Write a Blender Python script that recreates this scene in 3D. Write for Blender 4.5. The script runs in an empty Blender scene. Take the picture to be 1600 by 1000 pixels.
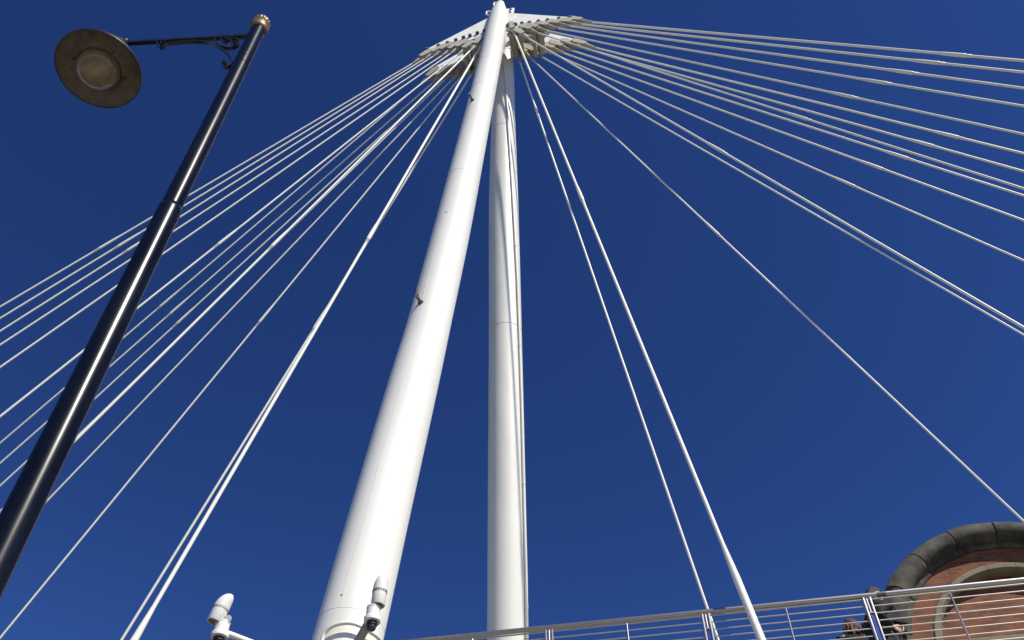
import bpy, bmesh, math, random
from mathutils import Vector, Matrix, noise
R = math.radians
rnd = random.Random(7)
scene = bpy.context.scene
col = scene.collection

# ------------------------------------------------------------------ camera
FPX = 1508.0                                     # focal length in pixels of the 1600 px wide photograph
_zc = Vector((-20.0, 1220.0, -FPX)).normalized() # zenith direction seen by the camera (vertical vanishing point)
_fw = Vector((0, 0, -1))
_yc = (_fw - _zc * _fw.dot(_zc)).normalized()
_xc = _yc.cross(_zc)
ROT = Matrix((_xc, _yc, _zc))
EYE = Vector((0, 0, 1.6))
cam = bpy.data.cameras.new('camera')
cam.sensor_width = 36.0
cam.lens = 36.0 * FPX / 1600.0
cam.clip_start = 0.1
cam.clip_end = 3000.0
cam_o = bpy.data.objects.new('camera', cam)
col.objects.link(cam_o)
cam_o.matrix_world = Matrix.Translation(EYE) @ ROT.to_4x4()
scene.camera = cam_o

# ------------------------------------------------------------------ light
SUN_AZ, SUN_EL = 138.0, 47.0                     # azimuth clockwise from the viewing direction
sun_dir = Vector((math.sin(R(SUN_AZ)) * math.cos(R(SUN_EL)), math.cos(R(SUN_AZ)) * math.cos(R(SUN_EL)), math.sin(R(SUN_EL))))
sun = bpy.data.lights.new('sun', 'SUN')
sun.energy = 5.0
sun.angle = R(0.5)
sun.color = (1.0, 0.965, 0.86)
sun_o = bpy.data.objects.new('sun', sun)
col.objects.link(sun_o)
sun_o.rotation_euler = sun_dir.to_track_quat('Z', 'Y').to_euler()
world = bpy.data.worlds.new('World')
scene.world = world
world.use_nodes = True
wn = world.node_tree
bg = wn.nodes['Background']
sky = wn.nodes.new('ShaderNodeTexSky')
sky.sky_type = 'NISHITA'
sky.sun_disc = False
sky.sun_elevation = R(SUN_EL)
sky.sun_rotation = R(SUN_AZ)
sky.altitude = 0.0
sky.air_density = 1.0
sky.dust_density = 0.0
sky.ozone_density = 10.0
bg.inputs['Strength'].default_value = 0.05
gam = wn.nodes.new('ShaderNodeGamma')                # the deep, saturated blue of the photograph's clear sky
gam.inputs['Gamma'].default_value = 1.6
tint = wn.nodes.new('ShaderNodeMix'); tint.data_type = 'RGBA'; tint.blend_type = 'MULTIPLY'
tint.inputs['Factor'].default_value = 1.0; tint.inputs['B'].default_value = (0.93, 0.75, 0.72, 1)
wn.links.new(sky.outputs[0], gam.inputs['Color'])
wn.links.new(gam.outputs[0], tint.inputs['A'])
wn.links.new(tint.outputs['Result'], bg.inputs['Color'])
scene.view_settings.view_transform = 'Standard'
scene.view_settings.look = 'None'
scene.view_settings.exposure = 0.35
scene.view_settings.gamma = 1.0

# ------------------------------------------------------------------ measuring: photograph pixel -> place in the world
def ray(u, v):
    return (ROT @ Vector(((u - 800.0) / FPX, (500.0 - v) / FPX, -1.0))).normalized()
def at_height(u, v, z):
    d = ray(u, v); return EYE + d * ((z - EYE.z) / d.z)
def at_range(u, v, h):
    d = ray(u, v); return EYE + d * (h / math.hypot(d.x, d.y))
def at_plane(u, v, p, n):
    d = ray(u, v); return EYE + d * ((p - EYE).dot(n) / d.dot(n))
def slant(p):
    return -((ROT.transposed() @ (p - EYE)).z)
UP = Vector((0, 0, 1))
RAIL_Z = 9.0
_a, _b = at_height(720, 994.4, RAIL_Z), at_height(1600, 906, RAIL_Z)
D = (_b - _a).normalized()                       # along the bridge, to the right
N = Vector((D.y, -D.x, 0))                       # from the bridge towards the viewer
RAIL = at_height(1352, 931, RAIL_Z)              # a point of the handrail (at a post)

# ------------------------------------------------------------------ mesh helpers
class MB:
    def __init__(s):
        s.bm = bmesh.new()
    def ring(s, c, ex, ey, r, n):
        return [s.bm.verts.new(c + ex * (r * math.cos(2 * math.pi * i / n)) + ey * (r * math.sin(2 * math.pi * i / n))) for i in range(n)]
    def skin(s, rings, mi=0, closed=True, caps=(True, True)):
        for a, b in zip(rings, rings[1:]):
            n = len(a)
            for i in range(n if closed else n - 1):
                f = s.bm.faces.new((a[i], a[(i + 1) % n], b[(i + 1) % n], b[i])); f.material_index = mi
        if caps[0] and len(rings[0]) > 2:
            s.bm.faces.new(list(reversed(rings[0]))).material_index = mi
        if caps[1] and len(rings[-1]) > 2:
            s.bm.faces.new(rings[-1]).material_index = mi
    def tube(s, pts, rad, n=14, mi=0, caps=(True, True)):
        pts = [Vector(p) for p in pts]
        if not hasattr(rad, '__len__'): rad = [rad] * len(pts)
        t0 = (pts[1] - pts[0]).normalized()
        ex = t0.orthogonal().normalized(); rings = []
        for i, p in enumerate(pts):
            if i == 0: t = t0
            elif i == len(pts) - 1: t = (pts[i] - pts[i - 1]).normalized()
            else: t = ((pts[i + 1] - p).normalized() + (p - pts[i - 1]).normalized()).normalized()
            ex = (ex - t * ex.dot(t)).normalized()
            rings.append(s.ring(p, ex, t.cross(ex), max(rad[i], 1e-4), n))
        s.skin(rings, mi, True, caps); return s
    def rod(s, a, b, r, n=14, step=0.6, mi=0):
        a, b = Vector(a), Vector(b); k = max(1, int((b - a).length / step))
        return s.tube([a.lerp(b, i / k) for i in range(k + 1)], r, n, mi)
    def lathe(s, prof, o, axis, n=24, mi=0, flute=None):
        axis = Vector(axis).normalized(); ex = axis.orthogonal().normalized(); ey = axis.cross(ex); rings = []
        for r, h in prof:
            rg = []
            for i in range(n):
                a = 2 * math.pi * i / n
                rr = max(r, 1e-4) * (flute(a, h) if flute else 1.0)
                rg.append(s.bm.verts.new(Vector(o) + axis * h + ex * (rr * math.cos(a)) + ey * (rr * math.sin(a))))
            rings.append(rg)
        s.skin(rings, mi); return s
    def box(s, c, ex, ey, ez, a, b, d, mi=0, bev=0.0):
        # a box of half sizes a, b, d along ex, ey, ez, edges bevelled
        t = bmesh.new(); bmesh.ops.create_cube(t, size=2.0)
        for v in t.verts: v.co = Vector((v.co.x * a, v.co.y * b, v.co.z * d))
        if bev > 0: bmesh.ops.bevel(t, geom=list(t.edges), offset=bev, segments=2, profile=0.6, affect='EDGES')
        m = {}
        for v in t.verts: m[v] = s.bm.verts.new(Vector(c) + ex * v.co.x + ey * v.co.y + ez * v.co.z)
        flip = ex.cross(ey).dot(ez) < 0
        for f in t.faces:
            vs = [m[v] for v in f.verts]
            s.bm.faces.new(list(reversed(vs)) if flip else vs).material_index = mi
        t.free(); return s
    def prism(s, poly, nrm, t0, t1, mi=0):
        # flat outline (world points) given thickness along nrm
        poly = [Vector(p) for p in poly]
        a = [s.bm.verts.new(p + nrm * t0) for p in poly]; b = [s.bm.verts.new(p + nrm * t1) for p in poly]
        s.skin([a, b], mi); return s
    def bar(s, pts, width_dir, w, t, mi=0):
        # flat bar bent along pts; w across (along width_dir), t thick
        pts = [Vector(p) for p in pts]; rings = []
        for i, p in enumerate(pts):
            tg = (pts[min(i + 1, len(pts) - 1)] - pts[max(i - 1, 0)]).normalized()
            nn = tg.cross(width_dir).normalized()
            rings.append([s.bm.verts.new(p + width_dir * (sx * w / 2) + nn * (sy * t / 2)) for sx, sy in ((1, 1), (-1, 1), (-1, -1), (1, -1))])
        s.skin(rings, mi); return s
    def blob(s, c, sx, sy, sz, ex, ey, ez, seg=20, rings=14, fn=None, mi=0):
        t = bmesh.new(); bmesh.ops.create_uvsphere(t, u_segments=seg, v_segments=rings, radius=1.0)
        m = {}
        for v in t.verts:
            q = v.co.copy()
            if fn: q = fn(q)
            m[v] = s.bm.verts.new(Vector(c) + ex * (q.x * sx) + ey * (q.y * sy) + ez * (q.z * sz))
        for f in t.faces: s.bm.faces.new([m[v] for v in f.verts]).material_index = mi
        t.free(); return s
    def add_mesh(s, me, mi=0):
        n0 = len(s.bm.faces)
        s.bm.from_mesh(me); s.bm.faces.ensure_lookup_table()
        for f in s.bm.faces[n0:]: f.material_index = mi
        return s
    def build(s, name, mat, parent=None, sharp=38, local=False):
        bmesh.ops.recalc_face_normals(s.bm, faces=list(s.bm.faces))
        if parent is not None and not local:
            o = origin_of(parent)
            for v in s.bm.verts: v.co -= o
        for e in s.bm.edges:
            if len(e.link_faces) == 2 and e.calc_face_angle(0) > R(sharp): e.smooth = False
        for f in s.bm.faces: f.smooth = True
        me = bpy.data.meshes.new(name); s.bm.to_mesh(me); s.bm.free()
        for m in (mat if isinstance(mat, (list, tuple)) else [mat]): me.materials.append(m)
        ob = bpy.data.objects.new(name, me); col.objects.link(ob)
        if parent is not None: ob.parent = parent
        return ob
def origin_of(o):
    p = o.location.copy()
    while o.parent: o = o.parent; p += o.location
    return p
def thing(name, label, cat, loc, group=None, rz=0.0):
    o = bpy.data.objects.new(name, None); col.objects.link(o)
    o.empty_display_size = 0.2
    o.location = loc; o.rotation_euler = (0, 0, rz); o['label'] = label; o['category'] = cat
    if group: o['group'] = group
    return o
def tag(o, label, cat, group=None):
    o['label'] = label; o['category'] = cat
    if group: o['group'] = group
    return o
def structure(o):
    o['kind'] = 'structure'; return o

# ------------------------------------------------------------------ materials
def mat(name, colr, rough=0.5, metal=0.0, var=0.0, scale=6.0, bump=0.0, dirt=None, dirt_amt=0.0, dirt_scale=2.0, dirt_lo=0.5, dirt_hi=0.72, stretch=(1, 1, 1), coat=0.0, spec=0.5):
    m = bpy.data.materials.new(name); m.use_nodes = True; nt = m.node_tree; p = nt.nodes['Principled BSDF']
    p.inputs['Roughness'].default_value = rough; p.inputs['Metallic'].default_value = metal
    p.inputs['Base Color'].default_value = (*colr, 1); p.inputs['Coat Weight'].default_value = coat
    p.inputs['Specular IOR Level'].default_value = spec
    tc = nt.nodes.new('ShaderNodeTexCoord'); mp = nt.nodes.new('ShaderNodeMapping'); mp.inputs['Scale'].default_value = stretch
    nt.links.new(tc.outputs['Object'], mp.inputs['Vector'])
    if var or dirt_amt:
        n = nt.nodes.new('ShaderNodeTexNoise'); n.inputs['Scale'].default_value = scale; n.inputs['Detail'].default_value = 8
        nt.links.new(mp.outputs[0], n.inputs['Vector'])
        r = nt.nodes.new('ShaderNodeValToRGB')
        r.color_ramp.elements[0].position = 0.3; r.color_ramp.elements[1].position = 0.7
        r.color_ramp.elements[0].color = (*[c * (1 - var) for c in colr], 1); r.color_ramp.elements[1].color = (*[min(1, c * (1 + var)) for c in colr], 1)
        nt.links.new(n.outputs['Fac'], r.inputs['Fac']); out = r.outputs[0]
        if dirt_amt:
            n2 = nt.nodes.new('ShaderNodeTexNoise'); n2.inputs['Scale'].default_value = dirt_scale; n2.inputs['Detail'].default_value = 10; n2.inputs['Roughness'].default_value = 0.65
            nt.links.new(mp.outputs[0], n2.inputs['Vector'])
            r2 = nt.nodes.new('ShaderNodeValToRGB'); r2.color_ramp.elements[0].position = dirt_lo; r2.color_ramp.elements[1].position = dirt_hi
            r2.color_ramp.elements[0].color = (0, 0, 0, 1); r2.color_ramp.elements[1].color = (dirt_amt,) * 3 + (1,)
            nt.links.new(n2.outputs['Fac'], r2.inputs['Fac'])
            mx = nt.nodes.new('ShaderNodeMix'); mx.data_type = 'RGBA'; mx.inputs['B'].default_value = (*dirt, 1)
            nt.links.new(r2.outputs[0], mx.inputs['Factor']); nt.links.new(out, mx.inputs['A']); out = mx.outputs['Result']
        nt.links.new(out, p.inputs['Base Color'])
        mr = nt.nodes.new('ShaderNodeMapRange'); mr.inputs['To Min'].default_value = max(0.02, rough - 0.07); mr.inputs['To Max'].default_value = rough + 0.09
        nt.links.new(n.outputs['Fac'], mr.inputs['Value']); nt.links.new(mr.outputs[0], p.inputs['Roughness'])
    if bump:
        nb = nt.nodes.new('ShaderNodeTexNoise'); nb.inputs['Scale'].default_value = scale * 4; nb.inputs['Detail'].default_value = 6
        nt.links.new(mp.outputs[0], nb.inputs['Vector'])
        b = nt.nodes.new('ShaderNodeBump'); b.inputs['Strength'].default_value = bump; b.inputs['Distance'].default_value = 0.02
        nt.links.new(nb.outputs['Fac'], b.inputs['Height']); nt.links.new(b.outputs[0], p.inputs['Normal'])
    return m
WHITE = mat('white_paint', (0.68, 0.655, 0.585), 0.42, var=0.03, scale=1.3, dirt=(0.40, 0.37, 0.30), dirt_amt=0.30, dirt_scale=0.9, stretch=(1, 1, 0.18))
PLATE = mat('plate_paint', (0.76, 0.73, 0.66), 0.5, var=0.05, scale=3, dirt=(0.46, 0.41, 0.33), dirt_amt=0.35, dirt_scale=4)
STAY = mat('stay_paint', (0.71, 0.685, 0.60), 0.45)
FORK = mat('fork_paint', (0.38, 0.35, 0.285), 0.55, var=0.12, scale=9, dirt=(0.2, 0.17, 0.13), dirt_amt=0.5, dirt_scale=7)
SEAM = mat('seam_shadow_paint', (0.52, 0.50, 0.45), 0.6, var=0.05)
DARKSTEEL = mat('dark_steel', (0.045, 0.043, 0.04), 0.5, metal=0.6, var=0.2, scale=20)
PINM = mat('pin_steel', (0.10, 0.095, 0.085), 0.5, metal=0.5, var=0.2, scale=20)
NAVY = mat('navy_gloss_paint', (0.0035, 0.0038, 0.006), 0.24, var=0.5, scale=9, stretch=(1, 1, 0.25), spec=0.3)
IRON = mat('black_iron_paint', (0.008, 0.009, 0.012), 0.35, var=0.2, scale=25)
GOLD = mat('gilt_paint', (0.19, 0.135, 0.065), 0.48, metal=0.55, var=0.25, scale=30, dirt=(0.10, 0.065, 0.03), dirt_amt=0.6, dirt_scale=18)
SHADE_IN = mat('lamp_dish_enamel', (0.068, 0.050, 0.036), 0.6, var=0.35, scale=16, dirt=(0.026, 0.017, 0.010), dirt_amt=0.85, dirt_scale=7)
STEEL = mat('brushed_stainless', (0.36, 0.335, 0.32), 0.36, metal=1.0)
POSTSTEEL = mat('satin_post_steel', (0.34, 0.32, 0.31), 0.5, metal=1.0)
RODSTEEL = mat('stainless_rod', (0.42, 0.385, 0.37), 0.42, metal=1.0)
BLUE = mat('blue_inset_panel', (0.012, 0.045, 0.30), 0.35, var=0.08, scale=20)
CAMW = mat('camera_enamel', (0.66, 0.64, 0.58), 0.45, var=0.05, scale=12, dirt=(0.34, 0.30, 0.23), dirt_amt=0.35, dirt_scale=5)
CAMD = mat('camera_metal', (0.30, 0.28, 0.25), 0.5, var=0.12, scale=18)
LENS = mat('lens_window_tint', (0.14, 0.12, 0.09), 0.25, var=0.2, scale=15)
BLACK = mat('black_rubber', (0.012, 0.011, 0.010), 0.55, var=0.2, scale=20)
GLASSF = mat('window_glass', (0.05, 0.045, 0.04), 0.12, var=0.1)
RUST = mat('rust_stain', (0.22, 0.11, 0.05), 0.8, var=0.3, scale=30)
STONE_D = mat('sooty_shaded_stone', (0.082, 0.071, 0.050), 0.85, var=0.35, scale=2.2, bump=0.5, dirt=(0.014, 0.013, 0.011), dirt_amt=0.93, dirt_scale=1.6, dirt_lo=0.40, dirt_hi=0.62)  # soot patches, deepened to paint in the contrast of lit edges and shaded soffit
STONE_L = mat('pale_stone', (0.165, 0.137, 0.085), 0.8, var=0.2, scale=4, bump=0.3, dirt=(0.12, 0.10, 0.075), dirt_amt=0.5, dirt_scale=3)
ASPHALT = mat('asphalt', (0.055, 0.053, 0.048), 0.85, var=0.25, scale=1.2, bump=0.2)
PAVE_BOUNCE = mat('bounce_paving', (0.36, 0.32, 0.26), 0.8, var=0.2, scale=0.8, bump=0.2)  # kept pale so the added slab reflects light upwards
DECKM = mat('deck_grey', (0.42, 0.41, 0.24), 0.6, var=0.08, scale=2)
CONC = mat('concrete', (0.34, 0.33, 0.30), 0.85, var=0.15, scale=1.5, bump=0.2)
SKIN = mat('skin', (0.56, 0.33, 0.23), 0.5, var=0.08, scale=20)
HAIR_D = mat('dark_hair', (0.028, 0.02, 0.016), 0.45, var=0.4, scale=60, bump=0.6)
HAIR_R = mat('reddish_brown_hair', (0.10, 0.028, 0.014), 0.42, var=0.45, scale=50, bump=0.7)
LEATHER = mat('dark_jacket', (0.008, 0.009, 0.011), 0.75, var=0.25, scale=18, bump=0.2, spec=0.2)
COATB = mat('black_coat', (0.006, 0.006, 0.008), 0.8, var=0.25, scale=30, bump=0.2, spec=0.2)
TROUS = mat('charcoal_trousers', (0.010, 0.011, 0.014), 0.8, var=0.2, scale=30, bump=0.3)
SHOE = mat('black_shoe', (0.01, 0.01, 0.01), 0.35, var=0.2)
EYEM = mat('eye_dark', (0.02, 0.015, 0.012), 0.2)

def brick_mat():
    m = bpy.data.materials.new('red_brick'); m.use_nodes = True; nt = m.node_tree; p = nt.nodes['Principled BSDF']
    L = nt.links.new
    tc = nt.nodes.new('ShaderNodeTexCoord'); sp = nt.nodes.new('ShaderNodeSeparateXYZ'); cb = nt.nodes.new('ShaderNodeCombineXYZ')
    L(tc.outputs['Object'], sp.inputs[0]); L(sp.outputs['X'], cb.inputs['X']); L(sp.outputs['Z'], cb.inputs['Y'])
    w = nt.nodes.new('ShaderNodeTexNoise'); w.inputs['Scale'].default_value = 9; w.inputs['Detail'].default_value = 3; L(cb.outputs[0], w.inputs['Vector'])
    wa = nt.nodes.new('ShaderNodeVectorMath'); wa.operation = 'MULTIPLY_ADD'; wa.inputs[1].default_value = (0.012, 0.012, 0); L(w.outputs['Color'], wa.inputs[0]); L(cb.outputs[0], wa.inputs[2])
    b = nt.nodes.new('ShaderNodeTexBrick'); b.offset = 0.5
    b.inputs['Scale'].default_value = 1.0; b.inputs['Brick Width'].default_value = 0.225; b.inputs['Row Height'].default_value = 0.08
    b.inputs['Mortar Size'].default_value = 0.0065; b.inputs['Mortar Smooth'].default_value = 0.3; b.inputs['Bias'].default_value = -0.1
    b.inputs['Color1'].default_value = (0.20, 0.056, 0.021, 1); b.inputs['Color2'].default_value = (0.115, 0.031, 0.014, 1); b.inputs['Mortar'].default_value = (0.17, 0.105, 0.055, 1)
    L(wa.outputs[0], b.inputs['Vector'])
    n = nt.nodes.new('ShaderNodeTexNoise'); n.inputs['Scale'].default_value = 2.5; n.inputs['Detail'].default_value = 9; L(cb.outputs[0], n.inputs['Vector'])
    r = nt.nodes.new('ShaderNodeMapRange'); r.inputs['From Min'].default_value = 0.3; r.inputs['From Max'].default_value = 0.7; r.inputs['To Min'].default_value = 0.65; r.inputs['To Max'].default_value = 1.2; L(n.outputs['Fac'], r.inputs['Value'])
    mx = nt.nodes.new('ShaderNodeMix'); mx.data_type = 'RGBA'; mx.blend_type = 'MULTIPLY'; mx.inputs['Factor'].default_value = 1.0
    L(b.outputs['Color'], mx.inputs['A']); L(r.outputs[0], mx.inputs['B']); L(mx.outputs['Result'], p.inputs['Base Color'])
    p.inputs['Roughness'].default_value = 0.88
    bp = nt.nodes.new('ShaderNodeBump'); bp.inputs['Strength'].default_value = 0.6; bp.inputs['Distance'].default_value = 0.008; bp.invert = True
    L(b.outputs['Fac'], bp.inputs['Height']); L(bp.outputs[0], p.inputs['Normal'])
    return m
BRICK = brick_mat()
def glass_mat():
    m = bpy.data.materials.new('amber_lamp_glass'); m.use_nodes = True; p = m.node_tree.nodes['Principled BSDF']
    p.inputs['Base Color'].default_value = (0.88, 0.72, 0.48, 1); p.inputs['Roughness'].default_value = 0.03
    p.inputs['Transmission Weight'].default_value = 0.9; p.inputs['IOR'].default_value = 1.3
    return m
LGLASS = glass_mat()
REFL = mat('lamp_reflector', (0.15, 0.070, 0.020), 0.3, var=0.55, scale=6, dirt=(0.06, 0.03, 0.012), dirt_amt=0.9, dirt_scale=5)
BULB = mat('lamp_bulb_frosted', (0.17, 0.175, 0.20), 0.12, var=0.6, dirt=(0.12, 0.08, 0.04), dirt_amt=0.8, dirt_scale=9, scale=12)

# ------------------------------------------------------------------ ground
g = MB()
g.bm.faces.new([g.bm.verts.new((x, y, 0.0)) for x, y in ((-1200, -1200), (1200, -1200), (1200, 1200), (-1200, 1200))])
structure(g.build('road', ASPHALT))
g = MB(); g.box((0, 1.0, -0.04), Vector((1, 0, 0)), Vector((0, 1, 0)), UP, 60, 5.5, 0.16, bev=0.02)  # pale slab out of view, added to bounce sunlight up into the lamp dish
structure(g.build('bounce_pavement', PAVE_BOUNCE))

# ------------------------------------------------------------------ bridge deck
def along(s, n, z):                              # bridge coordinates: s along D from RAIL, n towards the viewer
    return Vector((RAIL.x, RAIL.y, 0)) + D * s + N * n + UP * z
deck = thing('bridge_deck', 'long pale footbridge deck under the steel railing and hung from the white stays', 'bridge deck', along(2, -2, 0))
m = MB()
m.prism([along(-34, 0.34, 7.55), along(-34, 0.34, 7.78), along(-34, 0.10, 7.90), along(-34, -4.15, 7.90), along(-34, -4.4, 7.78), along(-34, -4.4, 7.55), along(-34, -2.9, 7.2), along(-34, -1.2, 7.2)], D, 0, 70)
m.build('deck_slab', DECKM, deck)

# ------------------------------------------------------------------ masts
MROWS = [(1000, 543.5, 112), (800, 594.2, 96.5), (600, 646, 80), (500, 672, 69.5), (350, 708.3, 58.7), (200, 742.3, 45.0), (100, 764.3, 36.8), (60, 772.3, 33.8), (30, 778.5, 30.6)]
B_ = at_range(543.5, 1000, 10.6); T_ = at_range(780.8, 16, 11.7)
def on_line(u, v, a, b):                         # the point of the sight line nearest to a-b
    d = ray(u, v); w = (b - a).normalized(); r = a - EYE
    k = d.dot(w); t = (r.dot(d) - k * r.dot(w)) / (1 - k * k)
    return EYE + d * t
axis_pts, axis_r = [], []
for v, u, w in MROWS:
    p = on_line(u, v, B_, T_); axis_pts.append(p)
    axis_r.append(w * 0.968 * slant(p) / FPX / 2)
lean = (axis_pts[1] - axis_pts[0]).normalized()
foot = axis_pts[0] - lean * (axis_pts[0].z / lean.z)
pts = [foot, (foot + axis_pts[0]) / 2] + axis_pts; rads = [axis_r[0] * 0.8, axis_r[0] * 0.97] + axis_r
# smooth subdivision of the tapered shaft (Catmull-Rom)
def smooth(P, k=6):
    out = []
    for i in range(len(P) - 1):
        p0, p1, p2, p3 = P[max(i - 1, 0)], P[i], P[i + 1], P[min(i + 2, len(P) - 1)]
        for j in range(k):
            t = j / k
            out.append(0.5 * ((2 * p1) + (p2 - p0) * t + (2 * p0 - 5 * p1 + 4 * p2 - p3) * t * t + (3 * p1 - p0 - 3 * p2 + p3) * t ** 3))
    out.append(P[-1]); return out
sp_, sr_ = smooth(pts), smooth(rads)
mast = thing('bridge_mast', 'tall leaning white tubular mast with cable plates at its head, sunlit in front', 'bridge mast', foot)
m = MB(); m.tube(sp_, sr_, 64)
m.build('mast_shaft', WHITE, mast, sharp=60)
def mast_at(v):                                  # axis point, radius and direction of the shaft at picture height v
    P = pts[2:]; Q = rads[2:]
    for i in range(len(MROWS) - 1):
        if MROWS[i][0] >= v >= MROWS[i + 1][0]:
            t = (MROWS[i][0] - v) / (MROWS[i][0] - MROWS[i + 1][0])
            return P[i].lerp(P[i + 1], t), Q[i] * (1 - t) + Q[i + 1] * t, (P[i + 1] - P[i]).normalized()
    return (P[0], Q[0], (P[1] - P[0]).normalized()) if v > 900 else (P[-1], Q[-1], (P[-1] - P[-2]).normalized())
def mast_surf(u, v, off=0.0):                    # point on the shaft's near face under pixel (u, v), pushed out by off
    a, r, t = mast_at(v); d = ray(u, v)
    w = EYE - a; dd = d - t * d.dot(t); ww = w - t * w.dot(t); rr = r + off
    A, B2, C2 = dd.dot(dd), 2 * dd.dot(ww), ww.dot(ww) - rr * rr
    disc = B2 * B2 - 4 * A * C2
    k = (-B2 - math.sqrt(max(disc, 0))) / (2 * A)
    p = EYE + d * k; n = p - a; n = (n - t * n.dot(t)).normalized()
    return p, n, t
# long weld seam and faint ring welds
seam = [(531, 950), (541, 905), (565, 825), (588, 738), (626, 600), (652, 510), (665, 445), (691, 350), (712, 262), (727, 190), (741, 120), (750, 82)]
m = MB(); m.tube([mast_surf(u, v, -0.003)[0] for u, v in seam], 0.0075, 6); m.build('weld_seam', SEAM, mast)
for v in (985, 292, 150, 106):
    a, r, t = mast_at(v); ex = t.orthogonal().normalized(); ey = t.cross(ex)
    m = MB(); m.tube([a + (ex * math.cos(k * math.pi / 24) + ey * math.sin(k * math.pi / 24)) * r for k in range(49)], 0.0032, 5, caps=(False, False)); m.build('weld_seam', SEAM, mast)
# tapered nose of the mast
a, r, t = mast_at(30); top = on_line(782.2, 5, B_, T_); nose_h = (top - a).dot(t)
nose_dir = (top - a).normalized()
m = MB(); m.lathe([(r, 0), (r * 0.96, nose_h * 0.20), (r * 0.86, nose_h * 0.42), (r * 0.66, nose_h * 0.66), (r * 0.50, nose_h * 0.80), (r * 0.46, nose_h * 0.92), (r * 0.36, nose_h * 0.985), (0.02, nose_h)], a, nose_dir, 48)
m.build('mast_nose', WHITE, mast)
nose_a = a
# rung loops on the left of the nose, small bolted lug on its right
lft = (at_range(760, 20, 11.6) - at_range(800, 20, 11.6)).normalized()
for u, v, k in ((779, 8, 0.26), (770.5, 22, 0.36)):
    p = on_line(u, v, B_, T_)
    m = MB(); m.tube([p - lft * 0.06 + t * 0.28, p + lft * k * 0.6 + t * 0.22, p + lft * k * 0.62 - t * 0.02, p + lft * 0.05 - t * 0.24, p - lft * 0.1 - t * 0.25], 0.028, 8)
    m.build('rung', PLATE, mast)
p = on_line(795.0, 19, B_, T_)
m = MB(); m.box(p, D, t, N, 0.17, 0.30, 0.03, bev=0.03); lug = m.build('end_lug', PLATE, mast)
for k in (-0.13, 0.13):
    m = MB(); m.lathe([(0.045, 0), (0.045, 0.03), (0.02, 0.05)], p + N * 0.028 + D * 0.06 + t * k, N, 8); m.build('bolt', PINM, lug)

PN = at_range(775, 48, 11.65); PF = PN - N * 0.80   # vertical planes of the near and far cable plates
def plate(poly, P, pins, n_label=None, thick=0.035):
    m = MB(); m.prism([at_plane(u, v, P, N) for u, v in poly], N, -thick, thick)
    pl = m.build('cable_plate', PLATE, mast)
    for u, v in pins:
        c = at_plane(u, v, P, N)
        m = MB(); m.lathe([(0.058, -0.13), (0.058, 0.105), (0.05, 0.115)], c, N, 12); m.build('pin', PINM, pl)
    return pl
nl_pins = [(668, 80), (686, 75), (700, 70.5), (713, 66), (725, 62), (735, 59), (746.5, 55), (757.5, 51.5)]
nr_pins = [(794.5, 42.5), (806, 41.5), (816, 40), (828, 38.8), (842, 36.8), (856, 35), (873.5, 32.6), (891.5, 30.2)]
fl_pins = [(678.5, 112), (693, 108.5), (707, 106), (719, 103), (731, 98.5), (741, 96), (750, 93)]
fr_pins = [(898, 64.5), (880, 66), (862, 68), (848, 69.5), (834, 71.5), (822, 72.5), (812, 73.5), (803, 74)]
plate([(775, 24), (764, 29), (669, 77.5), (664.5, 82.5), (668, 86), (690, 79), (728, 66), (760, 56), (775, 52)], PN, nl_pins)
plate([(780, 20.5), (798, 22), (889, 28.3), (898, 31), (893, 35), (858, 39.5), (830, 43), (806, 46), (780, 49)], PN, nr_pins)
plate([(790, 52), (757, 64), (716, 85), (683, 104), (675.5, 112), (679, 118), (700, 112), (722, 107), (746, 98), (790, 88)], PF, fl_pins)
plate([(782, 44), (832, 47), (850, 51.5), (890, 60.5), (901, 63.5), (896, 68.5), (862, 73), (835, 77), (805, 80), (782, 82)], PF, fr_pins)
# diaphragms and struts that tie the two plates together
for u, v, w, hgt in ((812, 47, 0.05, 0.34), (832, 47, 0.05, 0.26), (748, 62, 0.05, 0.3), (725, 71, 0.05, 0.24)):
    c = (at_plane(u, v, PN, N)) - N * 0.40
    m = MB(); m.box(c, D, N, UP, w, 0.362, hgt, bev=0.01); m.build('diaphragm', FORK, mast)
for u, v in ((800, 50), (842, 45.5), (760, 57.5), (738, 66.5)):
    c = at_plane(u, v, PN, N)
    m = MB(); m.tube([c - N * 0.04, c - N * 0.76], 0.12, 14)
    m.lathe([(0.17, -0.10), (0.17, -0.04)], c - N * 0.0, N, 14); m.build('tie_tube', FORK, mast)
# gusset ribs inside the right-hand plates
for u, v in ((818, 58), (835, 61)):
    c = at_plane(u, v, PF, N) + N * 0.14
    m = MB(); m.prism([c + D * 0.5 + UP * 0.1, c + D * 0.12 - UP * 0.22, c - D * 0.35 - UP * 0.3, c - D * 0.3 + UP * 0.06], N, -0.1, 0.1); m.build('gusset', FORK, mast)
# footing
m = MB(); m.lathe([(1.1, -0.2), (1.1, 0.5), (1.0, 0.6), (0.5, 0.62)], (foot.x, foot.y, 0), UP, 32); m.build('footing', CONC, mast)
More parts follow.
